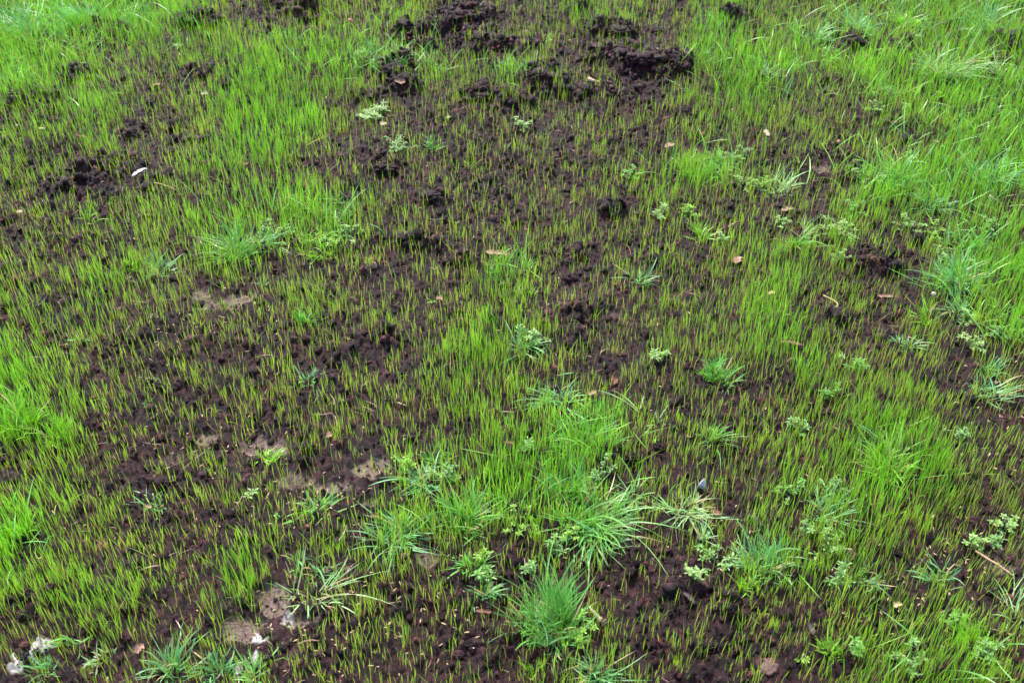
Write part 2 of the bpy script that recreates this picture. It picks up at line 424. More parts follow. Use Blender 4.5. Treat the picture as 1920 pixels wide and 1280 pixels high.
yel = rng.random(n) < .035; tip[yel] = [.46, .36, .15]
V, F, cc = blades(np.stack([bx, by, bz], -1), az, el, Ln, wd, dr, fc, root, np.clip(tip, .01, 1), 4, side=rng.normal(0, .075, n))
o = np_mesh('sprouting_grass', V, F, M_GRASS, cc)
tag(o, 'thin lime green grass seedlings sprouting all over the dark soil', 'grass', kind='stuff')

# ------------------------------------------------------------------ older, longer lawn grass along the edges of the bed
def oldmask(px, py):
    m = np.zeros(np.shape(px))
    for cx, cy, rx, ry, k in [(60,60,230,110,1),(0,150,90,70,.8),(1700,90,240,130,.8),(1850,250,170,170,1),(1690,350,130,60,.9),(1860,370,120,80,.9),(1830,500,100,90,.6),(1900,610,80,60,.8),(690,110,170,45,.6),(940,150,60,20,.5),
                              (1080,830,110,90,.8),(1080,940,120,90,.7),(900,940,90,60,.4),(30,820,70,60,.5),(20,1010,60,60,.5),(1680,880,90,50,.7),(1780,1240,130,60,.5),(560,410,120,50,.5),(600,460,90,30,.6),(1320,310,90,35,.6),(1330,110,60,60,.5),
                              (1450,1090,70,40,.5),(960,520,30,50,.6),(1480,150,120,60,.4),(870,990,80,60,.5)]:
        m = np.maximum(m, k*np.exp(-(((px-cx)/rx)**2+((py-cy)/ry)**2)**1.5))
    return m
x = rng.uniform(-2.4, 2.4, 260000); y = rng.uniform(.55, 4.6, 260000); px, py = project(x, y, 0.0)
k = rng.random(len(x)) < oldmask(px, py)*.16*(.3+1.4*fbm(x, y, .06, 2, 77)); x, y = x[k], y[k]; n = len(x)
print('older blades', n)
th = rng.uniform(0, 2*math.pi, n); j = rng.random((n, 1)); bl = (fbm(x, y, .12, 2, 80) > .5)[:, None]
tip = np.where(bl, np.array([.19, .48, .12]), np.array([.23, .52, .07]))*(.7+.6*j)
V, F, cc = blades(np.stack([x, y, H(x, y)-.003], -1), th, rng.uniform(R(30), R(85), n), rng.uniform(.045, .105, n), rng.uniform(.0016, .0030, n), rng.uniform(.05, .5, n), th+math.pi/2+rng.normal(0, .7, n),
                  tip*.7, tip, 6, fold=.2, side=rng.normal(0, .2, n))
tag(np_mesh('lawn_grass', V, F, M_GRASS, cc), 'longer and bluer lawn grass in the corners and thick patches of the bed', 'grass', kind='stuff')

# ------------------------------------------------------------------ grass seed and fertiliser lying about
def seedmask(x, y):
    px, py = project(x, y, 0)
    m = np.full(np.shape(x), .03)
    for cx, cy, rx, ry, k in [(640,950,140,60,1),(700,1160,170,90,.9),(1740,1060,150,130,1),(1850,850,90,100,.8),(400,850,120,60,.7),(350,610,120,50,.5),(1600,1100,120,80,.6),
                              (1450,1000,160,80,.35),(600,1240,160,60,.7),(120,1010,120,80,.3),(1550,860,120,60,.4),(1890,1180,60,60,.5),(500,960,200,120,.3),(560,1180,90,50,.8)]:
        m = np.maximum(m, k*np.exp(-((px-cx)/rx)**2-((py-cy)/ry)**2))
    return m
def spindles(name, n, L, r, m, label, cat):
    x = rng.uniform(-1.5, 1.5, n*12); y = rng.uniform(.75, 3.4, n*12); k = rng.random(n*12) < seedmask(x, y)*.5
    x, y = x[k][:n], y[k][:n]; n = len(x)
    a = np.linspace(0, 2*math.pi, 5, endpoint=False); ss = np.array([-1, -.6, 0, .6, 1]); rr = np.array([.15, .8, 1, .75, .1])
    T = np.stack([np.repeat(ss[:, None], 5, 1), rr[:, None]*np.cos(a), rr[:, None]*np.sin(a)], -1).reshape(-1, 3)
    th = rng.uniform(0, 2*math.pi, n); ti = rng.normal(0, .35, n); l = L*rng.uniform(.7, 1.2, n)/2
    P = T[None]*np.stack([l, np.full(n, r), np.full(n, r*.7)], -1)[:, None, :]
    X = P[..., 0]*np.cos(ti)[:, None]-P[..., 2]*np.sin(ti)[:, None]; Z = P[..., 0]*np.sin(ti)[:, None]+P[..., 2]*np.cos(ti)[:, None]
    Vx = X*np.cos(th)[:, None]-P[..., 1]*np.sin(th)[:, None]+x[:, None]; Vy = X*np.sin(th)[:, None]+P[..., 1]*np.cos(th)[:, None]+y[:, None]
    V = np.stack([Vx, Vy, Z+(H(x, y)+.0015)[:, None]], -1).reshape(-1, 3)
    f = [(i*5+j, i*5+(j+1) % 5, (i+1)*5+(j+1) % 5, (i+1)*5+j) for i in range(4) for j in range(5)]
    F = (np.array(f)[None]+(np.arange(n)*25)[:, None, None]).reshape(-1, 4)
    tag(np_mesh(name, V, F, m), label, cat, kind='stuff')
spindles('grass_seed', 3000, .0080, .00115, M_TAN, 'pale tan grass seeds lying loose on the soil', 'seed')
x = rng.uniform(-1.7, 1.7, 2600); y = rng.uniform(.75, 3.7, 2600); n = len(x)
tt = rng.random((n, 1)); cc_ = tt*np.array([.42, .27, .17])+(1-tt)*np.array([.13, .06, .045])
V, F, cc = blades(np.stack([x, y, H(x, y)+.003], -1), rng.uniform(0, 6.28, n), rng.uniform(R(-8), R(22), n), rng.uniform(.007, .032, n), rng.uniform(.0005, .0016, n), rng.uniform(0, .25, n), rng.uniform(0, 3.14, n), cc_, cc_*1.1, 5, side=rng.normal(0, .5, n))
tag(np_mesh('dead_grass', V, F, M_GRASS, cc), 'fine brown and straw coloured fibres and dead blades strewn over the soil', 'litter', kind='stuff')
spindles('fertiliser_granules', 130, .0028, .0013, M_WHITE, 'tiny white fertiliser granules sprinkled on the soil', 'granules')

# ------------------------------------------------------------------ grass tufts
GREENS = {'blue': ((.24, .36, .10), (.15, .40, .15)), 'green': ((.22, .38, .06), (.15, .41, .085)), 'pale': ((.45, .46, .26), (.27, .50, .20)),
          'lime': ((.26, .40, .06), (.23, .52, .045))}
def tuft(px, py, rp, n, style, tone, label):
    n = int(n*1.65); rp = rp*(.95 if style != 'up' else .85)
    X, Y, Z = at(px, py); r = rp/ppm(py)
    a = rng.uniform(0, 2*math.pi, n)
    if style == 'up':    e, L, dr, br = rng.uniform(R(50), R(88), n), r*rng.uniform(.6, 1.35, n), rng.uniform(.05, .45, n), .34
    elif style == 'low': e, L, dr, br = rng.uniform(R(12), R(60), n), r*rng.uniform(.5, 1.2, n), rng.uniform(.1, .42, n), .12
    elif style == 'mat': e, L, dr, br = rng.uniform(R(30), R(85), n), r*rng.uniform(.35, .8, n), rng.uniform(.1, .6, n), .62
    else:                e, L, dr, br = rng.uniform(R(25), R(82), n), r*rng.uniform(.6, 1.3, n), rng.uniform(.1, .55, n), .25
    rad = np.sqrt(rng.random(n))*r*br; th = rng.uniform(0, 2*math.pi, n)
    ks = max(3, n//9) if n > 14 else 1; sr = np.sqrt(rng.random(ks))*r*max(br*1.5, .42); st = rng.uniform(0, 2*math.pi, ks); sa = st+rng.normal(0, .9, ks); sl = rng.uniform(.55, 1.2, ks)
    w_ = rng.integers(0, ks, n); lean = rng.normal(0, .25, 2)
    lx = sr[w_]*np.cos(st[w_])+rng.normal(0, .004, n); ly = sr[w_]*np.sin(st[w_])*.8+rng.normal(0, .004, n)
    a = np.where(rng.random(n) < .75, sa[w_]+rng.normal(0, .55, n), a); L = L*sl[w_]*(1+.35*np.cos(a-lean[0]*9))*np.where(rng.random(n) < .3, .55, 1)
    lz = H(X+lx, Y+ly)-Z-.003
    wd = rng.uniform(.0012, .0032, n)*(1 if style != 'mat' else .8)
    dr = np.minimum(dr, np.sin(e)*1.15)
    c0, c1 = GREENS[tone]; j = rng.random((n, 1))-.5
    root = np.array(c0)+j*.05; tip = np.array(c1)*(1+j*.8)+(rng.random((n, 1))-.5)*np.array([.06, .03, .03])
    dead = rng.random(n) < (.12 if tone == 'pale' else .06); tip[dead] = [.48, .38, .20]; root[dead] = [.45, .33, .2]
    V, F, cc = blades(np.stack([lx, ly, lz], -1), a, e, L, wd, dr, a+math.pi/2+rng.normal(0, .6, n), np.clip(root, .01, 1), np.clip(tip, .01, 1), 6, fold=.22, side=rng.normal(0, .3, n))
    V2 = V
    o = np_mesh('grass_tuft', V2, F, M_GRASS, cc); o.location = (X, Y, Z)
    tag(o, label, 'grass tuft', 'tufts of older grass among the seedlings'); return o
exec_tufts = [
 # px, py, radius px, blades, style, tone, label
 (442,482,62,150,'mid','green','large lush grass tuft with long blades, left of the pale leafy weeds at left centre'),
 (492,458,40,70,'mid','blue','bluish grass tuft squeezed between the largest left tuft and a pale weed'),
 (300,512,52,55,'low','blue','sparse bluish tuft with stiff splayed blades on soil, left of the large lush tuft'),
 (246,500,30,50,'up','lime','small upright lime tuft just left of the sparse splayed bluish tuft'),
 (572,604,36,60,'up','green','upright green tuft on dark soil below the two left clay patches'),
 (600,462,52,150,'mat','lime','dense low lime mat beside the pale weeds at left centre'),
 (655,400,46,110,'mat','green','wide soft green mat above the right-hand pale weed at left centre'),
 (560,395,44,90,'mat','lime','loose lime mat above the gap between the pale weeds at left centre'),
 (492,534,26,28,'low','blue','tiny flat tuft directly above the left clay patches'),
 (146,640,34,24,'low','green','sparse tuft with few splayed blades at the left, above a bent pale blade'),
 (578,712,32,36,'mid','blue','small bluish tuft with one long pointed blade, left of centre on dark soil'),
 (284,706,36,16,'low','pale','thin tuft of bent whitish blades on dark soil at left'),
 (281,752,22,14,'mid','green','tiny tuft standing directly above a pink clod at left'),
 (1338,704,50,95,'up','green','tall green tuft with spiky tips on dark soil right of centre'),
 (1352,716,32,40,'low','green','drooping tuft hugging the right foot of the tall spiky tuft'),
 (1850,742,58,75,'low','blue','splayed bluish tuft with long arching blades near the right edge'),
 (1855,700,36,40,'up','blue','upright bluish tuft rising behind the long arching one near the right edge'),
 (1668,884,74,120,'mid','lime','wide lime tuft with long arching blades at lower right'),
 (1648,850,50,22,'low','blue','few long bluish blades crossing above the wide lime tuft'),
 (1326,826,44,44,'mid','green','loose green tuft on dark soil, midway between the grey stone and the tall spiky tuft'),
 (1046,750,62,85,'low','blue','thin bluish tuft spreading flat just right of centre'),
 (1100,836,66,190,'mat','green','dense green mat below the thin flat bluish tuft near centre'),
 (1128,800,46,70,'up','green','upright green tuft at the upper right of the dense central mat'),
 (800,905,58,110,'low','blue','bluish tuft around the leafy weed left of the bright central grass'),
 (812,868,40,50,'up','green','upright tuft behind the leafy weed left of the bright central grass'),
 (1288,962,74,80,'low','pale','pale star-shaped tuft with whitish stems below the grey stone'),
 (1300,1010,44,24,'low','pale','trailing pale blades below the star-shaped tuft'),
 (868,985,76,130,'mid','green','large green tuft with broad long blades, lower centre left of round-leaved weed'),
 (740,1012,74,120,'low','blue','wide bluish tuft with long flat blades reaching left, lower left of centre'),
 (1096,985,96,210,'low','green','largest dark green tangle of blades at lower centre'),
 (1060,930,60,110,'up','green','upright thick grass rising behind the large dark tangle'),
 (1140,1010,60,70,'low','blue','bluish blades forming the right fringe of the large dark tangle'),
 (598,960,54,55,'low','green','wiry green tuft on seed-strewn soil left of the wide bluish tuft'),
 (520,975,34,20,'low','green','few thin blades left of the wiry green tuft'),
 (580,1122,84,34,'low','pale','pale star-shaped tuft lying across the pink clay patch at lower left'),
 (600,1078,50,40,'mid','blue','bluish tuft standing behind the star-shaped tuft on clay'),
 (560,1060,42,16,'mid','blue','thin tuft with one tall pale stalk above the clay patch'),
 (884,1062,46,60,'mid','green','green tuft with pale broad blades below the large lower-centre tuft'),
 (905,1115,40,44,'mid','blue','drooping bluish tuft on dark soil beside a flat bark piece'),
 (1036,1180,108,250,'up','green','largest upright tuft at bottom centre mixed with round leaves'),
 (1050,1215,62,60,'low','blue','flat bluish skirt of blades around the foot of the bottom-centre tuft'),
 (1120,1268,60,70,'mid','blue','bluish tuft cut by the bottom edge, right of the bottom-centre tuft'),
 (990,1262,26,22,'up','lime','small lime tuft at the bottom edge left of the bluish tuft'),
 (325,1255,62,70,'mid','blue','bluish tuft near the bottom edge at left with long crossing blades'),
 (210,1240,46,22,'low','pale','pale-stemmed sparse tuft near the bottom left'),
 (80,1262,44,34,'mid','blue','bluish tuft below the white powder in the bottom left corner'),
 (150,1205,44,14,'low','green','few long blades leaning over the soil right of the white powder'),
 (405,1262,58,60,'mid','blue','broad-bladed bluish tuft at the bottom edge below the clay patch'),
 (480,1270,50,50,'low','green','flat green tuft at the bottom edge right of the broad-bladed one'),
 (1432,1064,70,120,'mid','blue','bluish tuft right of the grey-green leafy weed at lower right'),
 (1400,1100,44,60,'up','lime','upright lime tuft under the leafy weed at lower right'),
 (1540,962,60,70,'low','blue','bluish tuft with long arching blades between leafy weeds at right'),
 (1762,1082,48,70,'mid','blue','isolated bluish tuft left of the straw stalk at lower right'),
 (1630,1084,38,44,'low','blue','flat fine bluish tuft left of the isolated bluish tuft'),
 (1415,150,62,40,'mid','pale','tall pale tuft of few long blades in the upper right lawn'),
 (1765,136,74,110,'mid','pale','large pale tuft with radiating long blades near the upper right'),
 (1610,62,64,90,'mid','blue','wide bluish tuft at the top right under the edge'),
 (1700,50,56,80,'mid','lime','lime tuft at the top edge right of the wide bluish tuft'),
 (1510,80,44,60,'mid','green','green tuft left of the wide bluish tuft near the top right'),
 (1840,54,56,80,'mid','blue','bluish tuft in the top right corner beside a long pale blade'),
 (1900,150,64,40,'low','pale','long pale blades reaching in from the right edge near the top'),
 (1855,230,56,80,'mat','green','soft green mat at the right edge below the long pale blades'),
 (1760,230,46,70,'mat','lime','lime mat left of the soft mat at the upper right'),
 (1645,175,50,50,'low','blue','splayed bluish tuft left of the large radiating tuft at upper right'),
 (1458,358,50,62,'mid','pale','pale tuft with long arching blades growing out of a leafy weed, upper right of centre'),
 (1345,322,50,130,'mat','green','dense green mat right of the pink chip in the upper middle'),
 (1290,318,42,90,'mat','lime','dense lime mat at the left end of the upper middle grass patch'),
 (1690,345,58,90,'mid','green','green tuft with long blades right of the densest leafy weed patch'),
 (1625,318,44,90,'mat','green','bright green mat just above the densest leafy weed patch'),
 (1745,385,50,70,'low','blue','splayed bluish tuft below right of the densest leafy weed patch'),
 (1850,340,70,100,'low','blue','broad bluish tuft with long curved blades above the twig near the right edge'),
 (1505,452,46,16,'low','pale','thin arching pale stalks looping over dark soil at right'),
 (1312,445,38,50,'mid','lime','lime tuft on soil between pale seedling weeds, right of the upper middle'),
 (1492,460,40,50,'mid','green','green tuft under the looping pale stalks at right'),
 (1795,535,72,180,'mid','blue','biggest round bluish tuft beside bare soil at the right'),
 (1812,465,56,100,'mid','green','green tuft just behind the biggest round bluish tuft at the right'),
 (1880,520,44,70,'mat','green','green mat between the biggest round tuft and the right edge'),
 (1800,592,44,60,'low','blue','flat bluish tuft below the biggest round tuft at the right'),
 (1870,596,60,150,'mat','lime','thick lime sward at the right edge above two pale weeds'),
 (1190,522,56,36,'mid','blue','dark blue-green tuft of stiff blades on bare soil right of centre'),
 (955,512,44,130,'mat','green','thick green patch under the red bark piece at centre'),
 (975,560,40,80,'mat','lime','loose lime patch hanging below the thick patch at centre'),
 (988,650,50,60,'mid','blue','bluish tuft behind a round-leaved weed just right of centre'),
 (1735,602,36,50,'mid','lime','small lime tuft left of the pale cauliflower-like weed'),
 (1694,648,36,44,'low','blue','splayed tuft right of a pink chip at the right'),
 (170,414,32,16,'mid','lime','small bright tuft of few blades in the left seedlings'),
 (812,276,28,50,'mid','green','small round green tuft beside a pale weed in the upper middle'),
 (502,860,30,60,'mid','lime','small lime tuft growing on a clay patch, left of centre'),
 (290,950,40,34,'low','blue','splayed tuft around a tan chip in the lower left'),
 (1905,1150,64,22,'low','pale','sparse pale blades at the right edge near the bottom'),
 (1902,96,92,7,'mid','lime','few very long pale blades standing at the right edge near the top'),
 (1820,1205,50,70,'up','lime','upright lime tuft behind a leafy weed in the bottom right corner'),
 (60,60,74,150,'mid','blue','soft bluish tuft in the top left corner beside a white flake'),
 (150,40,70,130,'mid','blue','soft bluish tuft at the top edge right of the corner tuft'),
 (20,150,60,90,'mat','blue','soft bluish mat at the left edge below the white flake'),
 (235,45,50,70,'mid','green','green tuft above the upper left bare soil strip'),
 (780,128,50,110,'mat','green','dense green mat between two dark heaps in the upper middle'),
 (700,118,52,90,'mat','blue','bluish mat left of the upper middle dark heaps'),
 (970,140,40,80,'mat','green','bright green mat left of the round dark heap in the upper middle'),
 (1300,112,40,90,'mat','green','thick green mat against the right end of the long dark heap'),
 (740,28,40,60,'mat','blue','bluish mat at the top edge between two dark heaps'),
 (1780,805,30,12,'low','pale','few bent blades on bare soil below the arching tuft near the right edge'),
 (1185,925,60,12,'low','pale','broad-bladed stalk reaching right from the large dark tangle'),
 (1215,780,64,10,'low','pale','long trailing pale stalks on soil right of the thin flat bluish tuft'),
 (1000,1180,50,60,'mid','blue','bluish blades on the left flank of the bottom-centre tuft'),
 (1560,1225,40,50,'up','lime','upright lime tuft right of the big brown clod at the bottom'),
 (40,1000,50,110,'up','lime','thick upright lime patch at the left edge, lower left'),
 (40,800,66,170,'up','lime','thick lime sward at the left edge, halfway down'),
 (110,830,50,90,'up','lime','lime sward leaning left, just above a reddish clod at the left'),
]
for a in exec_tufts: tuft(*a)

# ------------------------------------------------------------------ leafy weeds
def leaf(Vs, Fs, Cs, p, dirv, up, L, W, col, shape='oval'):
    d = dirv.normalized(); s = d.cross(up)
    if s.length < 1e-4: s = Vector((1, 0, 0))
    s.normalize(); nrm = s.cross(d).normalized()
    if shape == 'oval': prof = [(0, .12), (.2, .6), (.5, 1), (.8, .72), (1, .06)]
    elif shape == 'spoon': prof = [(0, .12), (.3, .3), (.6, .95), (.85, .8), (1, .08)]
    else: prof = [(0, .1), (.14, .5), (.22, .25), (.36, .85), (.45, .4), (.6, 1), (.7, .45), (.83, .7), (1, .05)]
    o = len(Vs); cup = .18*W
    for k, (t_, w_) in enumerate(prof):
        c = p + d*(L*t_) - nrm*(L*.22*t_*t_)
        for q in (-1, 0, 1):
            Vs.append(c + s*(q*W*.5*w_) + nrm*(cup*abs(q)*w_)); Cs.append(col if q else tuple(v*1.12 for v in col))
    for k in range(len(prof)-1):
        for q in (0, 1):
            a = o+k*3+q; Fs.append((a, a+1, a+4, a+3))
def tube(Vs, Fs, pts, r0, r1, sides=5):
    o = len(Vs); n = len(pts)
    for i, p in enumerate(pts):
        d = (pts[min(i+1, n-1)]-pts[max(i-1, 0)]).normalized()
        u = d.orthogonal().normalized(); v = d.cross(u); r = r0+(r1-r0)*i/(n-1)
        for k in range(sides):
            a = 2*math.pi*k/sides; Vs.append(p+u*(r*math.cos(a))+v*(r*math.sin(a)))
    for i in range(n-1):
        for k in range(sides):
            Fs.append((o+i*sides+k, o+i*sides+(k+1) % sides, o+(i+1)*sides+(k+1) % sides, o+(i+1)*sides+k))
TONES = {'grey': (.17, .33, .10), 'pale': (.24, .40, .13), 'green': (.14, .33, .06), 'bright': (.21, .40, .05)}
def weed(px, py, rp, kind, tone, label, stems=None):
    X, Y, Z = at(px, py); r = rp/ppm(py)
    root = empty('leafy_weed', (X, Y, Z)); tag(root, label, 'weed', 'broad-leaved weeds among the grass')
    Vs, Fs, Cs, SV, SF = [], [], [], [], []
    base = TONES[tone]
    ns = stems or max(3, int(4+r/.0032))
    ns = min(ns, 30)
    up = Vector((0, 0, 1))
    for i in range(ns):
        az = random.uniform(0, 2*math.pi); rad = r*random.uniform(.1, 1.25) if ns > 3 else r*.3
        h = random.uniform(.003, .024) if kind != 'rosette' else .004
        tip = Vector((math.cos(az)*rad, math.sin(az)*rad, 0)); tip.z = float(H(X+tip.x, Y+tip.y))-Z+h
        b = Vector((tip.x*.15, tip.y*.15, 0)); b.z = float(H(X+b.x, Y+b.y))-Z-.002
        mid = (b+tip)/2+Vector((0, 0, h*.35)); pts = [b.lerp(mid, .5)*1.0, mid, mid.lerp(tip, .5)+Vector((0, 0, .001)), tip]; pts.insert(0, b)
        tube(SV, SF, pts, .0009, .0006)
        ax = Vector((math.cos(az), math.sin(az), .25)).normalized()
        nl = {'oval': 5, 'spoon': 5, 'cut': 6, 'rosette': 7}[kind]
        ll = {'oval': .0085, 'spoon': .012, 'cut': .016, 'rosette': max(.012, r*.9)}[kind]*random.uniform(.8, 1.25)
        lw = {'oval': .0055, 'spoon': .005, 'cut': .0075, 'rosette': .006}[kind]*random.uniform(.85, 1.2)
        levels = [(1.0, 1.0), (.72, .95), (.45, .8)] if kind in ('oval', 'spoon', 'cut') else [(1.0, 1.0)]
        ph = random.uniform(0, 6.28)
        for f, sc in levels:
            p = b.lerp(tip, f)+Vector((0, 0, h*.35*math.sin(f*math.pi)))
            k_ = nl if f == 1.0 else 2 + (random.random() < .4)
            ph += 1.2
            for q in range(k_):
                a2 = ph+q*2*math.pi/k_+random.uniform(-.25, .25)
                dv = Vector((math.cos(a2), math.sin(a2), random.uniform(.1, .75) if f == 1.0 else random.uniform(-.05, .4)))
                m_ = random.uniform(.6, 1.25); c = tuple(min(.9, v*m_) for v in base)
                leaf(Vs, Fs, Cs, p, dv, up, ll*sc*random.uniform(.4, 1.0), lw*sc*random.uniform(.4, .75), c, 'cut' if kind == 'cut' else ('spoon' if kind in ('spoon', 'rosette') else 'oval'))
            if f == 1.0 and kind in ('oval', 'spoon'):
                for q in range(3):
                    a2 = ph+q*2.1+1; dv = Vector((math.cos(a2), math.sin(a2), 1.6))
                    leaf(Vs, Fs, Cs, p, dv, up, ll*.45, lw*.5, tuple(min(.9, v*1.3) for v in base), 'oval')
        if kind == 'rosette' and i >= 1: break
    np_mesh('foliage', [v[:] for v in Vs], Fs, M_WEED, np.array(Cs), parent=root)
    np_mesh('stem', [v[:] for v in SV], SF, M_WEED, np.array([(.26, .34, .14)]*len(SV)), parent=root)
    return root
WEEDS = [
 (690,226,22,'cut','pale','pale weed with jagged leaves in the upper middle, left half of a slanting pair'),
 (716,212,18,'cut','pale','pale weed with jagged leaves in the upper middle, right half of a slanting pair'),
 (750,280,26,'spoon','grey','grey-green leafy weed below the slanting jagged pair in the upper middle'),
 (516,446,36,'oval','grey','small-leaved grey weed right of the large lush tuft at left centre'),
 (655,442,32,'oval','pale','pale small-leaved weed at the right end of the left-centre clump'),
 (610,462,26,'oval','bright','bright small-leaved weed in the middle of the left-centre clump'),
 (332,94,12,'rosette','pale','pale three-lobed seedling leaf in the upper left bare soil'),
 (1025,76,18,'rosette','bright','bright star-shaped weed alone on the dark soil near the top centre'),
 (978,242,18,'spoon','pale','small pale weed on bare soil in the upper middle, below the round heap'),
 (838,224,10,'rosette','pale','tiny two-leaved seedling in the upper middle, between the jagged weeds and the star weed'),
 (1548,80,20,'oval','grey','grey-green weed in the top right lawn'),
 (1640,206,15,'oval','pale','small pale weed in the upper right lawn, left of another one'),
 (1695,208,12,'spoon','pale','small pale weed in the upper right lawn beside a slanting blade'),
 (1384,296,20,'oval','grey','grey weed beside the dense green mat in the upper middle'),
 (1396,352,20,'oval','pale','pale round-headed weed at the left foot of a pale arching tuft'),
 (1430,352,18,'oval','bright','bright leafy weed at the foot of a pale arching tuft'),
 (1180,332,20,'oval','green','feathery green weed above bare soil, middle of the upper half'),
 (1240,412,15,'spoon','pale','pale upright seedling weed, left one of a pair right of the upper middle'),
 (1292,404,19,'spoon','bright','brighter seedling weed, right one of a pair right of the upper middle'),
 (1350,456,14,'oval','pale','small pale weed above a lime tuft, right of the upper middle'),
 (1466,424,17,'oval','pale','pale weed directly below a pinkish chip at right'),
 (1628,338,30,'oval','pale','densest pale leafy patch in the right lawn, left part'),
 (1660,352,26,'oval','grey','densest leafy patch in the right lawn, right part'),
 (1582,432,36,'spoon','pale','pale leafy weed with narrow leaves left of the bare soil at right'),
 (1600,400,22,'oval','green','green leafy weed just above the narrow-leaved pale one'),
 (1700,432,24,'oval','grey','grey leafy weed above the bare soil at right'),
 (1748,440,22,'oval','bright','bright leafy weed above the bare soil at right'),
 (1855,432,24,'oval','grey','grey leafy weed near the right edge below the twig'),
 (1575,490,15,'oval','pale','small pale round weed alone, left of the bare soil at right'),
 (1762,492,10,'oval','pale','tiny pale weed at the upper left of the biggest round tuft'),
 (1830,510,16,'oval','pale','pale weed inside the biggest round tuft at the right'),
 (1820,652,30,'oval','pale','pale cauliflower-like weed on soil near the right edge'),
 (1878,630,22,'oval','grey','grey weed between the cauliflower-like weed and the right edge'),
 (1812,600,14,'oval','pale','small pale weed above the cauliflower-like weed'),
 (1240,678,15,'spoon','pale','pale little weed left of the tall spiky tuft'),
 (1600,694,17,'spoon','green','green little weed in dense seedlings, right of centre'),
 (1580,672,9,'rosette','pale','tiny pale seedling above the green little weed'),
 (1502,808,22,'oval','grey','grey weed left of the wide lime tuft'),
 (1550,745,14,'spoon','green','small green weed above and left of the wide lime tuft'),
 (1806,828,17,'oval','grey','grey weed on seed-strewn soil near the right edge'),
 (832,900,30,'spoon','grey','grey narrow-leaved weed inside the bluish tuft left of the central grass'),
 (762,876,22,'oval','bright','bright weed at the upper left of the bluish tuft'),
 (1122,898,28,'oval','grey','grey-green weed at the top of the large dark tangle'),
 (990,846,12,'spoon','green','small weed among bright seedlings at centre, above the round-leaved weed'),
 (972,990,34,'oval','bright','bright round-leaved weed left of the large dark tangle'),
 (1064,1012,22,'oval','bright','bright round-leaved weed within the large dark tangle'),
 (1040,1040,14,'spoon','grey','small grey weed under the large dark tangle'),
 (905,1048,14,'oval','bright','round-leaved weed below the large lower-centre tuft'),
 (994,1072,14,'spoon','grey','single grey-green seedling with oval leaves on bare soil at lower centre'),
 (1345,1056,38,'spoon','grey','large grey-green weed with narrow leaves at lower right of centre'),
 (1296,1082,15,'spoon','pale','small pale weed at the left foot of the large narrow-leaved weed'),
 (1484,926,26,'oval','green','green leafy weed right of the grey stone'),
 (1546,930,26,'oval','grey','grey leafy weed above arching blades at right'),
 (1515,1002,16,'oval','grey','small grey weed below arching blades at right'),
 (1556,1036,28,'spoon','pale','pale leafy weed in dense seedlings at lower right'),
 (1568,1090,22,'spoon','grey','grey leafy weed below the pale one at lower right'),
 (1882,988,25,'oval','pale','pale leafy weed nearest the right edge, above the straw stalk'),
 (1860,1022,15,'spoon','grey','grey weed between two pale weeds above the straw stalk'),
 (1828,1030,16,'oval','pale','pale weed at the upper end of the straw stalk'),
 (1092,1180,22,'oval','bright','round-leaved bright weed on the right side of the bottom-centre tuft'),
 (1012,1185,28,'spoon','grey','grey narrow-leaved weed on the left side of the bottom-centre tuft'),
 (1085,1210,12,'oval','bright','lowest round-leaved weed beside the bottom-centre tuft'),
 (1700,1246,32,'spoon','grey','grey narrow-leaved weed at the bottom edge, lower right'),
 (1844,1226,26,'spoon','grey','grey-green weed in the bottom right corner'),
 (1605,1226,18,'spoon','green','green weed right of the brown clod at the bottom'),
 (1790,1165,18,'oval','green','feathery green weed above the bottom right corner'),
 (1502,1232,10,'rosette','bright','tiny bright seedling right of the brown clod at the bottom'),
 (468,932,8,'rosette','pale','tiny two-leaved pale seedling on dark soil at lower left'),
 (900,1088,16,'spoon','green','small green weed hanging above the flat bark piece'),
 (1000,640,26,'spoon','pale','round-leaved pale weed in a bluish tuft just right of centre'),
 (810,568,10,'rosette','green','tiny green seedling next to a pink chip at centre left'),
 (1700,300,16,'oval','pale','pale weed in the right lawn above a green long-bladed tuft'),
 (680,112,18,'oval','grey','faint grey weed in the bright grass of the upper middle'),
 (1560,112,18,'oval','grey','faint grey weed below another one in the top right lawn'),
]
for a in WEEDS: weed(*a)

